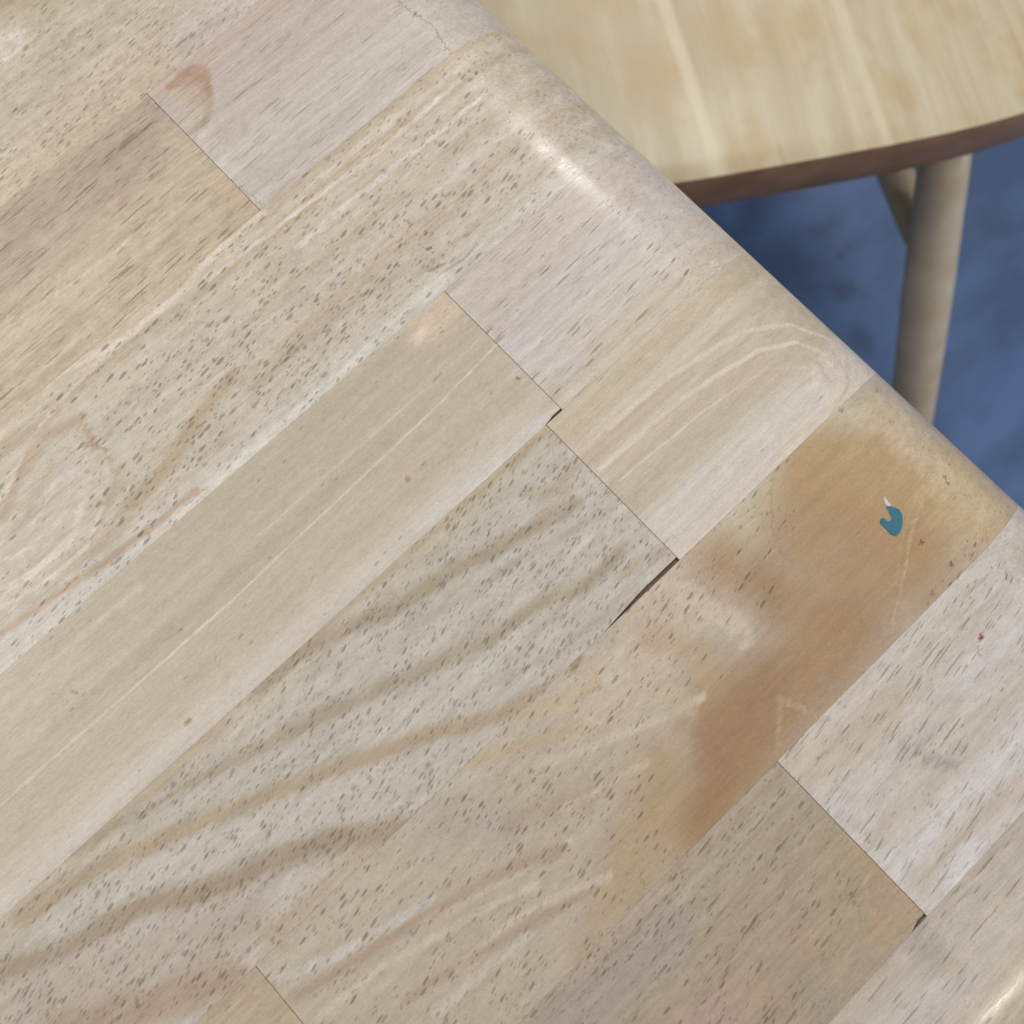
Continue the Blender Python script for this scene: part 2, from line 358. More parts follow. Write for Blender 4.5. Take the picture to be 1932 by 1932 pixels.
# --- row D right : pinkish pale
wD2 = stave_wood('pinkish_pale_wood', 16, (205, 194, 184), fibre=0.05, mottle=0.04,
    ramp=[(0, (206, 194, 178)), (0.1, (198, 184, 164)), (0.2, (206, 194, 180)), (0.5, (204, 193, 184)), (0.75, (203, 190, 180)), (1, (204, 190, 176))], vr=(48.4, 90.5),
    pores=[(9, 1.4, 4, 0.48, 0.25, 0.95), (16, 1.2, 2, 0.34, 0.24, 0.8)],
    strokes=[([(1385, 545), (1410, 560)], 40, 30, (200, 180, 146), 0.8), ([(1330, 530), (1370, 560)], 26, 22, (198, 182, 152), 0.7),
             ([(1196, 355), (1190, 400), (1150, 440)], 4, 5, (184, 168, 150), 0.6), ([(1345, 490), (1375, 515), (1400, 535)], 5, 5, (226, 220, 212), 0.8),
             ([(960, 660), (1060, 690)], 70, 60, (207, 198, 192), 0.6), ([(925, 620), (940, 626)], 9, 9, (186, 164, 136), 0.6), ([(1385, 562), (1402, 580)], 3, 3, (140, 110, 88), 0.8)],
    pore_strokes=[([(1180, 530), (1290, 530), (1320, 560), (1250, 640), (1120, 740)], 60, 40, 0.4), ([(1000, 650), (1060, 690)], 60, 50, -0.25)])
# --- row E right : pale tongue with rings
wE2 = stave_wood('ringed_tongue_wood', 17, (200, 186, 164), warp=0.4, rag=0.35, end=0.3, fibre=0.04, mottle=0.03,
    ramp=[(0, (212, 199, 184)), (0.12, (210, 199, 188)), (0.26, (206, 195, 180)), (0.34, (196, 184, 162)), (0.55, (197, 183, 160)), (0.66, (203, 188, 170)), (0.72, (197, 181, 158)), (0.8, (208, 195, 174)), (0.86, (196, 180, 156)), (1, (200, 184, 160))], vr=(3.4, 48.4),
    pores=[(12, 1.4, 3, 0.22, 0.22, 0.6)],
    strokes=[([(1130, 885), (1290, 750), (1430, 660), (1505, 640), (1560, 655), (1590, 705), (1575, 760), (1480, 850)], 9, 5, (219, 203, 183), 0.95),
             ([(1100, 850), (1250, 720), (1400, 625), (1500, 600), (1580, 620), (1625, 690)], 9, 6, (216, 200, 180), 0.95),
             ([(1150, 890), (1310, 765), (1440, 680), (1510, 665), (1550, 680), (1568, 715)], 9, 6, (198, 178, 154), 0.7),
             ([(1170, 905), (1330, 775), (1450, 695), (1530, 690), (1550, 720)], 4, 4, (217, 200, 182), 0.95),
             ([(1120, 865), (1270, 735), (1410, 640), (1510, 618), (1585, 650), (1610, 710), (1590, 750)], 5, 5, (196, 176, 150), 0.6),
             ([(1380, 740), (1500, 690)], 40, 40, (202, 182, 164), 0.6),
             ([(1230, 1000), (1330, 915), (1450, 810), (1550, 730)], 42, 24, (214, 203, 193), 0.85), ([(1285, 1050), (1450, 905), (1560, 800), (1620, 745)], 12, 8, (220, 206, 188), 0.95),
             ([(1060, 800), (1110, 850), (1180, 800)], 22, 22, (200, 180, 158), 0.5)])
# --- row E left : grey white bands and tan bands, many short pores
wE1 = stave_wood('banded_porous_wood', 18, (193, 183, 170), warp=0.6, fibre=0.03, mottle=0.06,
    ramp=[(0, (194, 183, 170)), (0.3, (195, 186, 173)), (0.85, (195, 186, 172)), (1, (193, 177, 154))], vr=(3.4, 48.4),
    pores=[(4.4, 1.5, 16, 0.62, 0.26, 0.95), (3.2, 1.15, 18, 0.55, 0.26, 0.8), (6.5, 1.6, 14, 0.20, 0.20, 0.8)],
    strokes=[([(1000, 845), (860, 965), (700, 1105), (500, 1282), (300, 1461), (113, 1628), (0, 1725)], 10, 14, (189, 171, 146), 0.90),
             ([(400, 1372), (300, 1462), (187, 1560), (0, 1690)], 40, 26, (189, 171, 146), 0.85),
             ([(1075, 885), (1050, 925), (1000, 935)], 20, 34, (180, 163, 138), 0.65),
             ([(1080, 950), (1054, 967), (994, 1004), (927, 1037), (844, 1081), (754, 1141), (644, 1191), (560, 1240), (500, 1290)], 24, 32, (170, 152, 128), 0.80),
             ([(1164, 1044), (1110, 1101), (1011, 1141), (927, 1201), (837, 1245), (740, 1290), (644, 1328), (583, 1361), (500, 1402), (423, 1443), (333, 1485), (283, 1518), (200, 1565), (140, 1600)], 26, 32, (171, 153, 129), 0.80),
             ([(1150, 960), (1085, 1000), (1010, 1040), (930, 1090), (840, 1150)], 12, 16, (178, 168, 150), 0.55), ([(1230, 1120), (1150, 1160), (1040, 1230), (930, 1290)], 14, 16, (180, 168, 148), 0.60), ([(640, 1400), (500, 1460), (380, 1515), (260, 1570)], 10, 12, (180, 168, 148), 0.45),
             ([(1250, 1040), (1200, 1060), (1170, 1085)], 16, 16, (183, 165, 140), 0.60),
             ([(1060, 1290), (944, 1350), (811, 1383), (727, 1413), (644, 1445), (533, 1488), (367, 1555), (250, 1608), (150, 1660), (40, 1735)], 34, 30, (177, 157, 131), 0.90),
             ([(760, 1560), (727, 1571), (644, 1580), (533, 1615), (433, 1662), (367, 1688), (250, 1715), (133, 1788), (0, 1838)], 44, 34, (165, 145, 122), 0.90),
             ([(860, 1450), (760, 1475), (690, 1500)], 30, 14, (196, 186, 173), 0.80), ([(420, 1425), (230, 1545)], 14, 14, (199, 189, 178), 0.50),
             ([(480, 1740), (330, 1780), (160, 1850), (0, 1910)], 90, 70, (183, 168, 152), 0.80),
             ([(430, 1840), (300, 1890), (100, 1950)], 70, 60, (172, 148, 126), 0.85), ([(700, 1600), (600, 1680), (520, 1770)], 50, 50, (182, 159, 133), 0.60),
             ([(1085, 958), (1059, 975), (999, 1012), (932, 1045), (849, 1089), (759, 1149), (649, 1199), (565, 1248), (505, 1298)], 3, 6, (149, 134, 115), 0.22), ([(1169, 1052), (1115, 1109), (1016, 1149), (932, 1209), (842, 1253), (745, 1298), (649, 1336), (588, 1369), (505, 1410), (428, 1451), (338, 1493), (288, 1526), (205, 1573), (145, 1608)], 3, 6, (150, 135, 116), 0.22), ([(1065, 1298), (949, 1358), (816, 1391), (732, 1421), (649, 1453), (538, 1496), (372, 1563), (255, 1616), (155, 1668), (45, 1743)], 3, 6, (156, 139, 118), 0.22), ([(765, 1568), (732, 1579), (649, 1588), (538, 1623), (438, 1670), (372, 1696), (255, 1723), (138, 1796), (5, 1846)], 3, 6, (144, 127, 109), 0.22)],
    pore_strokes=[([(400, 1372), (187, 1560), (0, 1700)], 46, 30, -0.7), ([(944, 1350), (727, 1413), (533, 1488), (250, 1608), (40, 1735)], 28, 20, -0.18), ([(430, 1750), (250, 1810), (90, 1860)], 90, 60, 0.22)])
# --- row F : brown varnished end, banded beyond
wF = stave_wood('brown_stained_wood', 19, (188, 172, 152), warp=0.7, fibre=0.03, mottle=0.05, band=0.04, rag=0.45, end=0.4,
    ramp=[(0, (184, 168, 150)), (0.5, (187, 171, 152)), (1, (190, 176, 158))], vr=(-43.5, 3.4),
    pores=[(5.4, 1.6, 12, 0.46, 0.25, 1.0), (3.0, 1.2, 14, 0.36, 0.24, 0.75)],
    strokes=[([(1300, 1060), (1400, 970), (1480, 890), (1620, 790), (1700, 800)], 90, 60, (198, 184, 158), 0.90),
             ([(1120, 1330), (1200, 1240), (1260, 1150), (1330, 1090)], 130, 80, (198, 180, 160), 0.90),
             # brown varnish
             ([(1560, 900), (1640, 900), (1700, 980)], 190, 80, (182, 152, 112), 0.95),
             ([(1540, 1010), (1640, 1060), (1700, 1050)], 200, 128, (173, 143, 107), 0.90),
             ([(1800, 900), (1850, 960)], 150, 128, (194, 169, 130), 0.90), ([(1660, 770), (1750, 850), (1860, 950)], 60, 50, (202, 182, 152), 0.80),
             ([(1360, 1060), (1450, 1110), (1560, 1180)], 90, 112, (171, 140, 107), 0.85),
             ([(1600, 1180), (1500, 1290), (1420, 1370)], 150, 128, (165, 134, 100), 0.95),
             ([(1370, 1340), (1390, 1440), (1320, 1560)], 130, 144, (165, 134, 99), 0.95),
             ([(1450, 1270), (1420, 1360), (1350, 1400)], 60, 128, (153, 120, 89), 0.60), ([(1330, 1530), (1360, 1460)], 60, 112, (153, 120, 86), 0.60), ([(1440, 1100), (1470, 1140)], 50, 96, (157, 127, 95), 0.50),
             ([(1250, 1450), (1220, 1560), (1180, 1680)], 90, 112, (176, 151, 116), 0.80), ([(1120, 1740), (1180, 1700), (1090, 1800)], 50, 50, (177, 155, 129), 0.70),
             ([(1290, 1120), (1370, 1170), (1400, 1200)], 44, 20, (203, 186, 166), 0.80), ([(1170, 1230), (1150, 1280), (1170, 1310)], 24, 20, (203, 190, 172), 0.80), ([(1090, 1240), (1080, 1262)], 14, 14, (163, 133, 97), 0.70),
             ([(1230, 1200), (1330, 1240), (1340, 1290)], 40, 54, (184, 157, 124), 0.60),
             ([(1011, 1448), (1077, 1418), (1160, 1390), (1260, 1350), (1330, 1310)], 15, 12, (200, 186, 162), 0.85), ([(1170, 1310), (1240, 1300), (1300, 1330)], 40, 30, (196, 178, 152), 0.60),
             ([(1771, 845), (1765, 885), (1748, 927), (1718, 1011), (1705, 1094), (1685, 1171), (1682, 1195)], 5, 4, (192, 168, 132), 0.70), ([(1735, 920), (1700, 1020), (1692, 1090)], 3, 4, (192, 162, 124), 0.50),
             ([(1457, 900), (1455, 960), (1462, 1030), (1490, 1060)], 4, 5, (157, 131, 99), 0.40), ([(1468, 1315), (1471, 1421)], 9, 8, (180, 154, 120), 0.70), ([(1545, 1350), (1520, 1335), (1480, 1330)], 8, 8, (184, 158, 126), 0.70),
             ([(1600, 860), (1640, 840), (1690, 900)], 5, 8, (188, 162, 126), 0.50), ([(1720, 910), (1760, 950)], 6, 8, (184, 156, 118), 0.50),
             ([(1738, 1022), (1740, 1026)], 6, 5, (120, 82, 56), 0.85), ([(1797, 1062), (1798, 1067)], 6, 5, (96, 98, 106), 0.85), ([(1789, 893), (1795, 912)], 3, 4, (135, 105, 73), 0.80),
             # bands of the left part
             ([(944, 1355), (1030, 1340), (1120, 1290)], 28, 20, (195, 176, 148), 0.90), ([(890, 1440), (980, 1410), (1100, 1370)], 24, 18, (190, 170, 142), 0.90),
             ([(830, 1545), (880, 1530), (930, 1570)], 80, 80, (180, 165, 153), 0.55), ([(960, 1560), (1040, 1520), (1100, 1500)], 44, 43, (173, 155, 136), 0.70),
             ([(1060, 1530), (1160, 1470), (1220, 1440)], 14, 12, (199, 182, 158), 0.70), ([(1077, 1585), (1011, 1628), (927, 1675), (844, 1722)], 11, 9, (203, 188, 169), 0.90),
             ([(1060, 1603), (960, 1640), (877, 1690), (761, 1755), (644, 1828), (560, 1880)], 20, 24, (172, 150, 127), 0.75),
             ([(811, 1700), (727, 1752), (644, 1797), (520, 1850)], 17, 14, (198, 188, 176), 0.90), ([(1010, 1670), (920, 1712), (800, 1780), (690, 1850), (600, 1920)], 12, 10, (202, 186, 162), 0.80),
             ([(1150, 1650), (1060, 1690), (960, 1740), (850, 1830)], 14, 12, (200, 186, 168), 0.80), ([(1120, 1680), (1000, 1740), (900, 1800), (760, 1890)], 16, 17, (171, 151, 126), 0.70),
             ([(1000, 1760), (900, 1840), (820, 1910)], 18, 14, (199, 188, 172), 0.80), ([(980, 1830), (900, 1890)], 30, 30, (188, 172, 150), 0.70)],
    pore_strokes=[([(1600, 900), (1680, 1000), (1500, 1270), (1350, 1450)], 240, 110, -0.85), ([(830, 1530), (900, 1570), (980, 1600), (1080, 1500)], 90, 60, 0.28), ([(640, 1900), (800, 1780)], 60, 50, -0.25)])
wF0 = stave_wood('tan_corner_wood', 20, (184, 165, 140), pores=[(6, 1.6, 6, 0.28, 0.22, 0.7)], strokes=[([(440, 1900), (500, 1860)], 20, 20, (188, 168, 142), 0.6)])
# --- row G
wG2 = stave_wood('pale_violet_lined_wood', 21, (200, 190, 182), fibre=0.05, mottle=0.06,
    ramp=[(0, (200, 190, 182)), (0.25, (206, 198, 192)), (0.42, (196, 184, 170)), (0.6, (204, 195, 188)), (0.8, (198, 186, 174)), (1, (206, 194, 184))], vr=(-88.1, -43.5),
    pores=[(8, 1.3, 10, 0.45, 0.24, 0.9), (16, 1.3, 8, 0.34, 0.22, 0.95), (3.4, 1.3, 12, 0.3, 0.22, 0.7)],
    strokes=[([(1932, 1120), (1880, 1060), (1850, 1130)], 40, 40, (208, 196, 188), 0.6),
             ([(1700, 1400), (1750, 1420), (1800, 1446)], 24, 24, (176, 164, 158), 0.5), ([(1760, 1425), (1805, 1448)], 14, 12, (160, 149, 145), 0.4),
             ([(1500, 1440), (1600, 1400), (1680, 1330)], 80, 70, (192, 176, 156), 0.7), ([(1932, 1480), (1850, 1540), (1760, 1640), (1690, 1700)], 50, 36, (190, 174, 154), 0.6),
             ([(1840, 1600), (1790, 1660)], 40, 30, (208, 200, 197), 0.8), ([(1720, 1680), (1680, 1640), (1610, 1580)], 20, 20, (206, 196, 190), 0.6), ([(1800, 1330), (1700, 1450)], 40, 40, (192, 178, 162), 0.5),  # first two strokes paint white highlights into the wood colour
             ([(1849, 1199), (1853, 1209), (1859, 1200)], 3, 3, (128, 62, 44), 0.9), ([(1838, 1229), (1850, 1231), (1854, 1237)], 3, 3, (146, 96, 72), 0.8)],
    pore_strokes=[([(1870, 1080), (1800, 1180), (1760, 1270)], 50, 40, 0.18), ([(1932, 1180), (1890, 1290)], 60, 50, 0.25)])
wG1 = stave_wood('warm_tan_porous_wood', 22, (169, 153, 131), mottle=0.05,
    ramp=[(0, (168, 151, 133)), (0.3, (170, 149, 125)), (0.7, (171, 155, 133)), (1, (174, 157, 139))], vr=(-88.1, -43.5),
    pores=[(5.5, 1.6, 10, 0.5, 0.25, 0.95), (11, 1.6, 6, 0.24, 0.22, 0.9), (2.8, 1.3, 12, 0.35, 0.22, 0.7)],
    strokes=[([(1640, 1600), (1720, 1720), (1660, 1760)], 70, 70, (176, 152, 121), 0.8), ([(1560, 1520), (1600, 1700), (1560, 1850)], 50, 60, (169, 153, 127), 0.7),
             ([(1630, 1640), (1625, 1760), (1610, 1830)], 9, 12, (162, 147, 123), 0.6), ([(1640, 1650), (1636, 1740)], 5, 8, (184, 163, 135), 0.5),
             ([(1260, 1760), (1130, 1880), (1050, 1932)], 100, 90, (166, 151, 141), 0.8), ([(1360, 1900), (1320, 1932)], 80, 80, (174, 149, 137), 0.8), ([(1480, 1830), (1540, 1900)], 60, 60, (158, 143, 127), 0.6),
             ([(1290, 1640), (1180, 1740), (1080, 1840)], 12, 12, (180, 163, 143), 0.5)],
    pore_strokes=[([(1370, 1610), (1300, 1660), (1200, 1780), (1120, 1880)], 60, 50, 0.35), ([(1640, 1600), (1700, 1700), (1640, 1880)], 90, 70, -0.45)])
# --- row H
wH = stave_wood('grey_tan_streaked_wood', 23, (187, 174, 160), mottle=0.05,
    ramp=[(0, (188, 172, 150)), (0.3, (192, 176, 154)), (0.5, (188, 176, 164)), (0.7, (190, 180, 170)), (1, (186, 172, 156))], vr=(-118, -88.1),
    pores=[(14, 1.4, 4, 0.44, 0.25, 0.9), (7, 1.4, 6, 0.32, 0.24, 0.8)],
    strokes=[([(1730, 1780), (1790, 1820)], 50, 50, (168, 156, 144), 0.75), ([(1780, 1850), (1740, 1910)], 40, 40, (194, 184, 176), 0.6), ([(1932, 1650), (1860, 1740), (1800, 1830)], 26, 26, (196, 182, 160), 0.6)])
# woods of the pieces beyond the picture
plain = [stave_wood('plain_rubberwood', 40, (198, 182, 158), pores=[(6, 1.6, 8, 0.4, 0.24, 0.8)]),
         stave_wood('pale_rubberwood', 41, (204, 194, 182), pores=[(10, 1.4, 4, 0.4, 0.24, 0.8)]),
         stave_wood('brown_rubberwood', 42, (188, 168, 140), pores=[(5, 1.6, 12, 0.5, 0.24, 0.8)])]

stave('stave', -0.210, 0, LV[7], 0.232, wA, table, open_u=True, label='cream stave with scattered brown dots')
stave('stave', E1, 0, LV[6], LV[7], wB2, table, open_u=True, label='pale grey stave with a small brown arc at its end')
stave('stave', -0.260, E1, LV[6], LV[7], wB1, table, label='tan stave with grey streaks')
stave('stave', -0.180, 0, LV[5], LV[6], wC, table, open_u=True, label='swirled stave with speckles and pale lines')
stave('stave', E2, 0, LV[4], LV[5], wD2, table, open_u=True, label='pinkish pale stave end')
stave('stave', -0.240, E2, LV[4], LV[5], wD1, table, notch=(0.006, 0.0006), label='plain tan stave')
stave('stave', E3, 0, LV[3], LV[4], wE2, table, open_u=True, label='stave end with a ringed pale tongue')
stave('stave', -0.200, E3, LV[3], LV[4], wE1, table, notch=(0.025, 0.0010), label='banded stave full of short dark pores')
stave('stave', E5, 0, LV[2], LV[3], wF, table, open_u=True, label='stave with a brown varnished end')
stave('stave', -0.300, E5, LV[2], LV[3], wF0, table)
stave('stave', E4, 0, LV[1], LV[2], wG2, table, open_u=True, label='pale violet stave with thin dark lines')
stave('stave', -0.230, E4, LV[1], LV[2], wG1, table, notch=(0.005, 0.0008), label='warm tan porous stave')
stave('stave', -0.270, 0, LV[0], LV[1], wH, table, open_u=True, open_v=True, label='narrow grey tan stave along the rounded long edge')
# rest of the top, beyond the frame
rows = [(LV[0], LV[1], -0.270, True), (LV[1], LV[2], -0.230, False), (LV[2], LV[3], -0.300, False), (LV[3], LV[4], -0.200, False), (LV[4], LV[5], -0.240, False),
        (LV[5], LV[6], -0.180, False), (LV[6], LV[7], -0.260, False), (LV[7], 0.232, -0.210, False)]
for k, (a, b, u, ov) in enumerate(rows):
    mid = u - 0.17 - 0.03 * (k % 3)
    stave('stave', mid, u, a, b, plain[k % 3], table, open_v=ov)
    stave('stave', FAR, mid, a, b, plain[(k + 1) % 3], table, open_v=ov)
for k in range(5):
    a, b = 0.232 + 0.046 * k, 0.278 + 0.046 * k
    cut = (-0.08, -0.30, -0.14, -0.22, -0.05)[k]
    stave('stave', cut, 0, a, b, plain[(k + 2) % 3], table, open_u=True)
    stave('stave', FAR, cut, a, b, plain[k % 3], table)

# dark glue seen in the open joints
g = N('dark_glue'); g.put(g.bsdf.inputs['Base Color'], g.mix(g.noise(g.map(g.coord(), (0.8, 0.8, 0.8))), lin((96, 76, 68)), lin((140, 116, 102)))); g.bsdf.inputs['Roughness'].default_value = 0.7
glue = g.mat
def boxmesh(name, x0, x1, y0, y1, z0, z1):
    vs = [(x, y, z) for x in (x0, x1) for y in (y0, y1) for z in (z0, z1)]
    return mesh(name, vs, [(0, 1, 3, 2), (4, 6, 7, 5), (0, 4, 5, 1), (2, 3, 7, 6), (0, 2, 6, 4), (1, 5, 7, 3)])
for (ue, vj, ln, wd) in ((E3, LV[3], 0.026, 0.0014), (E2, LV[4], 0.007, 0.0007), (E4, LV[1], 0.006, 0.0009)):
    link('glue_line', boxmesh('glue_line', ue - ln, ue - 0.0002, vj + 0.00005, vj + wd, -0.012, -0.0009), glue, table, (0, 0, TOP))

# flecks of paint stuck on the brown end
def flat_mat(name, c1, c2, rough=0.5):
    q = N(name); q.put(q.bsdf.inputs['Base Color'], q.mix(q.noise(q.map(q.coord(), (0.9, 0.9, 0.9)), 3.0, 0.6), lin(c1), lin(c2))); q.bsdf.inputs['Roughness'].default_value = rough
    return q.mat
def chip(name, pts, mat, h=0.00018, label=None):
    q = [ray(644 * 2.0 + x / 3.0, 644 + y / 3.0) for x, y in pts]; n = len(q)
    cx = sum(p[0] for p in q) / n; cy = sum(p[1] for p in q) / n
    vs = [(p[0], p[1], 0.00002) for p in q] + [(cx + (p[0] - cx) * 0.93, cy + (p[1] - cy) * 0.93, h) for p in q]
    fs = [(k, (k + 1) % n, n + (k + 1) % n, n + k) for k in range(n)] + [tuple(n + k for k in range(n)), tuple(range(n - 1, -1, -1))]
    o = link(name, mesh(name, vs, fs), mat, table, (0, 0, TOP))
    if label: o['label'] = label
    return o
chip('paint_fleck', [(1150, 935), (1172, 930), (1198, 941), (1225, 950), (1242, 978), (1246, 1015), (1243, 1050), (1230, 1085), (1210, 1106), (1178, 1096), (1150, 1065), (1115, 1028), (1120, 1005), (1135, 1000), (1158, 1022), (1180, 1015), (1182, 995), (1166, 962)],
     flat_mat('teal_paint', (30, 100, 122), (62, 126, 142), 0.4), label='small teal paint fleck on the brown end')
chip('paint_fleck', [(1132, 878), (1144, 884), (1158, 902), (1182, 932), (1166, 936), (1150, 928), (1140, 905)],
     flat_mat('white_paint', (222, 212, 222), (206, 190, 206), 0.5), label='tiny white sliver of paint above the teal fleck')

# table underframe
wleg = stave_wood('table_frame_wood', 50, (196, 178, 150), pores=[(6, 1.6, 4, 0.3, 0.22, 0.6)])
for (x0, x1, y0, y1) in ((FAR + 0.05, 0.07, -0.075, -0.053), (FAR + 0.05, 0.07, 0.405, 0.427), (0.062, 0.084, -0.053, 0.405), (FAR + 0.03, FAR + 0.052, -0.053, 0.405)):
    link('apron', boxmesh('apron', x0, x1, y0, y1, TOP - THK - 0.06, TOP - THK), wleg, table)
def tube(name, p0, p1, prof, mat, parent, seg=24):
    p0, p1 = Vector(p0), Vector(p1); d = (p1 - p0); L = d.length; d.normalize()
    a = d.orthogonal().normalized(); b = d.cross(a); vs = []; fs = []
    for t, r in prof:
        for k in range(seg):
            th = 2 * math.pi * k / seg
            vs.append(p0 + d * (t * L) + a * (r * math.cos(th)) + b * (r * math.sin(th)))
    n = len(prof)
    for i in range(n - 1):
        for k in range(seg): fs.append((i * seg + k, i * seg + (k + 1) % seg, (i + 1) * seg + (k + 1) % seg, (i + 1) * seg + k))
    fs.append(tuple(range(seg - 1, -1, -1))); fs.append(tuple((n - 1) * seg + k for k in range(seg)))
    return link(name, mesh(name, vs, fs, True), mat, parent)
for x in (0.045, FAR + 0.07):
    for y in (-0.035, 0.387):
        tube('leg', (x, y, TOP - THK), (x, y, 0), [(0, 0.024), (0.5, 0.022), (0.98, 0.017), (1, 0.015)], wleg, table)

# ------------------------------------------------------------------ chair
ZS = -0.22                                    # seat top below the table top
fr = ray(1421, 322, ZS)                       # a point of the seat's front edge
ang = math.radians(-32)
ex = np.array([math.cos(ang), math.sin(ang)]); ey = np.array([-ex[1], ex[0]])
chair = bpy.data.objects.new('chair', None); C.objects.link(chair)
org = fr + ex * 0.012
chair.location = (org[0], org[1], 0); chair.rotation_euler = (0, 0, ang)
tag(chair, 'small wooden chair with pale curved seat and round splayed legs beside the table', 'chair')
bpy.context.view_layer.update()
def to_chair(p, z):
    q = np.array(p) - org
    return Vector((float(q @ ex), float(q @ ey), TOP + z))

def chair_wood(name, c1, c2, c3, edge=False):
    q = N(name); X = q.coord()
    wn = q.v('SUBTRACT', q.noise(q.map(X, (0.012, 0.006, 0.01), (3, 8, 1)), 2.0, 0.5, True), (0.5, 0.5, 0.5))
    P = q.v('ADD', X, q.v('MULTIPLY', wn, (8, 6, 0)))
    b1 = q.noise(q.map(P, (0.045, 0.004, 0.05), (2, 1, 4)), 3.0, 0.6)
    b2 = q.noise(q.map(P, (0.40, 0.02, 0.4), (7, 2, 4)), 3.0, 0.6)
    b3 = q.noise(q.map(X, (0.03, 0.02, 0.03), (17, 5, 4)), 3.0, 0.6)
    col = q.mix(q.smooth(b1, 0.35, 0.65), lin(c1), lin(c2))
    col = q.mix(q.m('MULTIPLY', q.smooth(b3, 0.45, 0.65), 0.7), col, lin(c3))
    if not edge:
        for (x0, x1, wd, al) in ((-30, -33, 3.6, 0.7), (57, 55, 3.0, 0.5), (44, 45, 2.4, 0.3), (140, 136, 2.2, 0.4), (95, 92, 5, 0.25), (20, 24, 6, 0.2)):
            s_ = q.sep(P)
            d = q.m('ABSOLUTE', q.m('SUBTRACT', s_[0], q.linmap(s_[1], 0.0, 110.0, x0, x1)))
            col = q.mix(q.m('MULTIPLY', q.smooth(d, wd * 0.3, wd * 1.5, 1.0, 0.0), al), col, lin((222, 208, 176)))
    tone = q.linmap(b2, 0.25, 0.75, 0.93, 1.07)
    col = q.v('MULTIPLY', col, q.comb(tone, tone, q.m('POWER', tone, 1.2)))
    q.put(q.bsdf.inputs['Base Color'], col); q.put(q.bsdf.inputs['Roughness'], q.linmap(b2, 0.2, 0.8, 0.3, 0.42))
    q.bump(b2, 0.2, 0.0003)
    return q.mat
seat_mat = chair_wood('seat_wood', (190, 174, 140), (208, 194, 164), (190, 164, 122))
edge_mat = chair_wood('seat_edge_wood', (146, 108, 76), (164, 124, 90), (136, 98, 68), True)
leg_mat = chair_wood('chair_leg_wood', (204, 184, 154), (214, 196, 168), (198, 174, 142), True)

# seat outline: nearly straight front, big soft corners, slightly narrower back
HW, CX, TH = 0.186, 0.018, 0.031
out = []
for k in range(96):
    th = 2 * math.pi * k / 96 + 0.0001
    c, s_ = math.cos(th), math.sin(th)
    n1 = 3.4
    x = math.copysign(abs(c) ** (2 / n1), c) * HW
    if s_ < 0: y = 0.085 - abs(s_) ** (2 / n1) * 0.085
    else: y = 0.085 + abs(s_) ** (2 / 4.0) * 0.255; x *= 1 - 0.10 * (y - 0.085) / 0.255
    out.append((x + CX, y))
cx, cy = CX, 0.15
def ringat(f, z): return [(cx + (x - cx) * f, cy + (y - cy) * f, z) for x, y in out]
def inset(d, z):
    r = []
    n = len(out)
    for k in range(n):
        a, b = Vector(out[k - 1]), Vector(out[(k + 1) % n]); t = (b - a).normalized(); nn = Vector((-t.y, t.x))
        r.append((out[k][0] + nn.x * d, out[k][1] + nn.y * d, z))
    return r
zt = TOP + ZS
rings = [inset(0.0012, zt), inset(0.0004, zt - 0.0004), inset(0.0, zt - 0.0012), inset(0.0, zt - TH + 0.002), inset(0.0012, zt - TH)]
def dish(x, y): return -0.006 * max(0, 1 - ((x - cx) / 0.15) ** 2) * max(0, 1 - ((y - 0.17) / 0.14) ** 2)
inner = [[(x, y, z + dish(x, y)) for x, y, z in ringat(f, zt)] for f in (0.2, 0.4, 0.6, 0.8, 0.92)]
allr = inner + rings; vs = [p for r in allr for p in r]; n = 96
fs = [tuple(range(n))]
for i in range(len(allr) - 1):
    for k in range(n): fs.append((i * n + k, i * n + (k + 1) % n, (i + 1) * n + (k + 1) % n, (i + 1) * n + k))
fs.append(tuple((len(allr) - 1) * n + k for k in range(n)))
seat = link('seat', mesh('seat', vs, fs, True), seat_mat, chair)
seat.data.materials.append(edge_mat); seat.data.set_sharp_from_angle(angle=math.radians(35))
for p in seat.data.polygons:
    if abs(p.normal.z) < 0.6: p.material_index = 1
    if len(p.vertices) > 4: p.use_smooth = False

# front right leg follows the photograph's axis; others mirror it
a0 = to_chair(ray(1778, 300, -0.276), -0.276); a1 = to_chair(ray(1720, 780, -0.49), -0.49)
dirv = (a1 - a0); slope = dirv / -dirv.z
top = a0 + slope * (-(zt - TH - a0.z)) ; foot = a0 + slope * (a0.z)
print('leg slope', slope, 'top', top, 'foot', foot)
prof = [(0, 0.0132), (0.15, 0.0140), (0.4, 0.0152), (0.6, 0.0156), (0.85, 0.0152), (0.985, 0.0146), (1, 0.0130)]
tube('leg', top + Vector((0, 0, 0.004)), foot, prof, leg_mat, chair, 32)
mt = Vector((2 * CX - top.x, top.y, top.z)); mf = Vector((2 * CX - foot.x, foot.y, 0))
tube('leg', mt + Vector((0, 0, 0.004)), mf, prof, leg_mat, chair, 32)
def at_z(a, b, z): return a + (b - a) * ((a.z - z) / (a.z - b.z))
pr = [(0, 0.0085), (0.08, 0.0100), (0.5, 0.0115), (0.92, 0.0100), (1, 0.0085)]
def seen(p):
    q = org + ex * p.x + ey * p.y; d = CR.T @ np.array([q[0], q[1], p.z - TOP - EYE])
    return 966 + 1932 * d[0] / -d[2], 966 - 1932 * d[1] / -d[2]
zr = min((abs(seen(at_z(top, foot, z))[1] - 490), z) for z in np.linspace(0.10, 0.28, 200))[1]
pa = at_z(top, foot, zr); pb = to_chair(ray(1686, 322, zr - TOP), zr - TOP)
print('rail height', zr, pa, pb)
pe = pa + (pb - pa).normalized() * 0.24
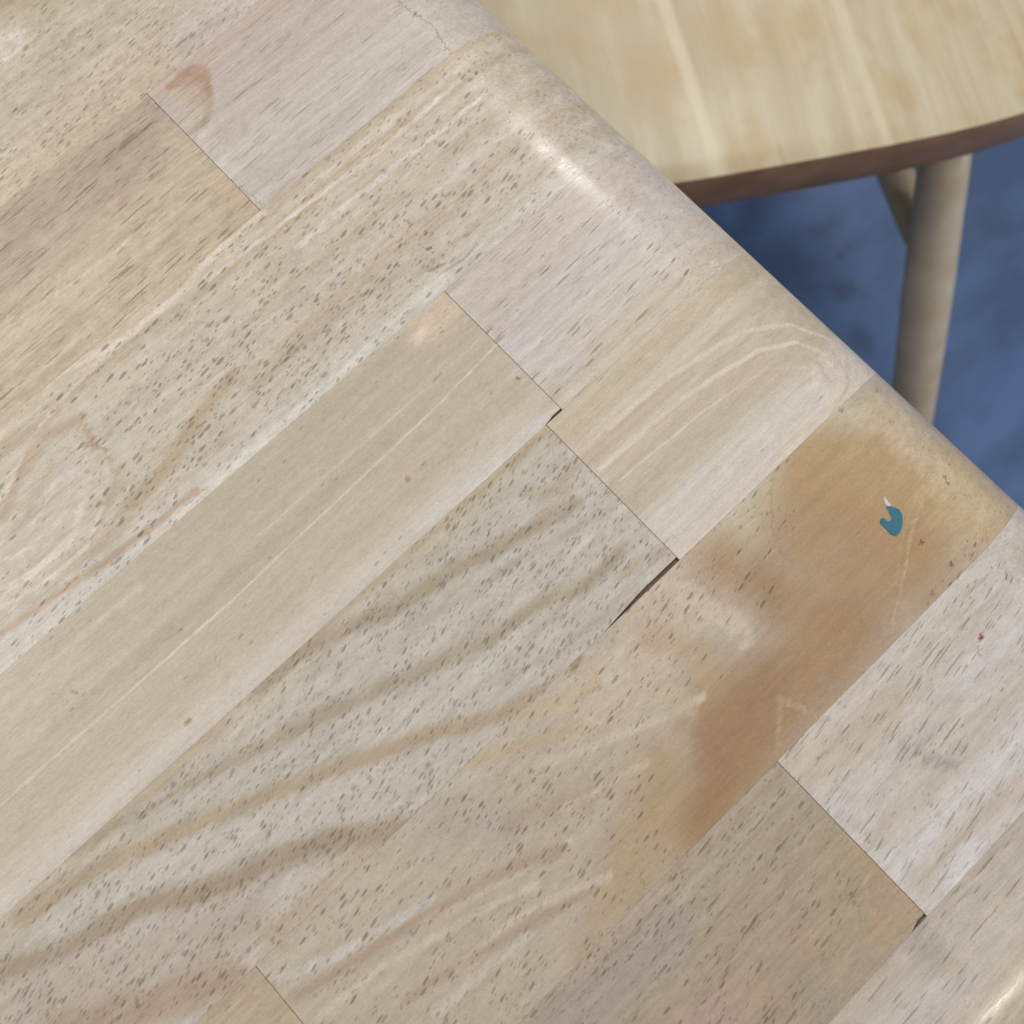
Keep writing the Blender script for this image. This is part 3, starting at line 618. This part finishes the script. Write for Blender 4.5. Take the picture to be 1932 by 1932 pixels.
for sx in (1, -1):
    fl_ = lambda v: Vector((CX + sx * (v.x - CX), v.y, v.z))
    tube('stretcher', fl_(pa), fl_(pe), pr, leg_mat, chair)
    bt = Vector((pe.x - 0.02, pe.y - 0.02, top.z + 0.004)); bf = pe + (pe - bt) * (pe.z / (bt.z - pe.z))
    tube('leg', fl_(bt), fl_(bf), prof, leg_mat, chair, 32)

# ------------------------------------------------------------------ floor
q = N('blue_floor'); X = q.coord()
n1 = q.noise(q.map(X, (0.006, 0.011, 1), (1, 4, 0)), 4.0, 0.6); n2 = q.noise(q.map(X, (0.03, 0.04, 1), (9, 2, 0)), 4.0, 0.6); n3 = q.noise(q.map(X, (0.3, 0.3, 1)), 2.0, 0.6)
col = q.mix(q.smooth(n1, 0.4, 0.62), lin((60, 84, 122)), lin((78, 106, 152)))
col = q.mix(q.m('MULTIPLY', q.smooth(n2, 0.5, 0.7), 0.5), col, lin((74, 92, 130)))
wrp = q.v('ADD', X, q.v('MULTIPLY', q.v('SUBTRACT', q.noise(q.map(X, (0.02, 0.02, 1)), 3.0, 0.6, True), (0.5, 0.5, 0.5)), (50, 50, 0)))
for px, py, rr, al in ((1545, 432, 22, 0.2), (1602, 538, 30, 0.6), (1630, 640, 30, 0.4), (1586, 483, 7, 0.6), (1602, 463, 5, 0.4), (1880, 420, 40, 0.3)):   # dark soft-edged patches and small specks
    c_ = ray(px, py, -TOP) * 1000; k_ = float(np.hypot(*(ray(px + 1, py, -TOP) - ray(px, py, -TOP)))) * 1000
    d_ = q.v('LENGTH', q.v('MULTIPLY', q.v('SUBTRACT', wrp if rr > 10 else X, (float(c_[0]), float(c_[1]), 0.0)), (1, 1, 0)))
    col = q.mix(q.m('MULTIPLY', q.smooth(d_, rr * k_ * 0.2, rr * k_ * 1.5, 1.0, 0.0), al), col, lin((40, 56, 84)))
tone = q.linmap(n3, 0.25, 0.75, 0.94, 1.06); col = q.v('SCALE', col, scale=tone)
q.put(q.bsdf.inputs['Base Color'], col); q.put(q.bsdf.inputs['Roughness'], q.linmap(n2, 0.3, 0.7, 0.4, 0.55))
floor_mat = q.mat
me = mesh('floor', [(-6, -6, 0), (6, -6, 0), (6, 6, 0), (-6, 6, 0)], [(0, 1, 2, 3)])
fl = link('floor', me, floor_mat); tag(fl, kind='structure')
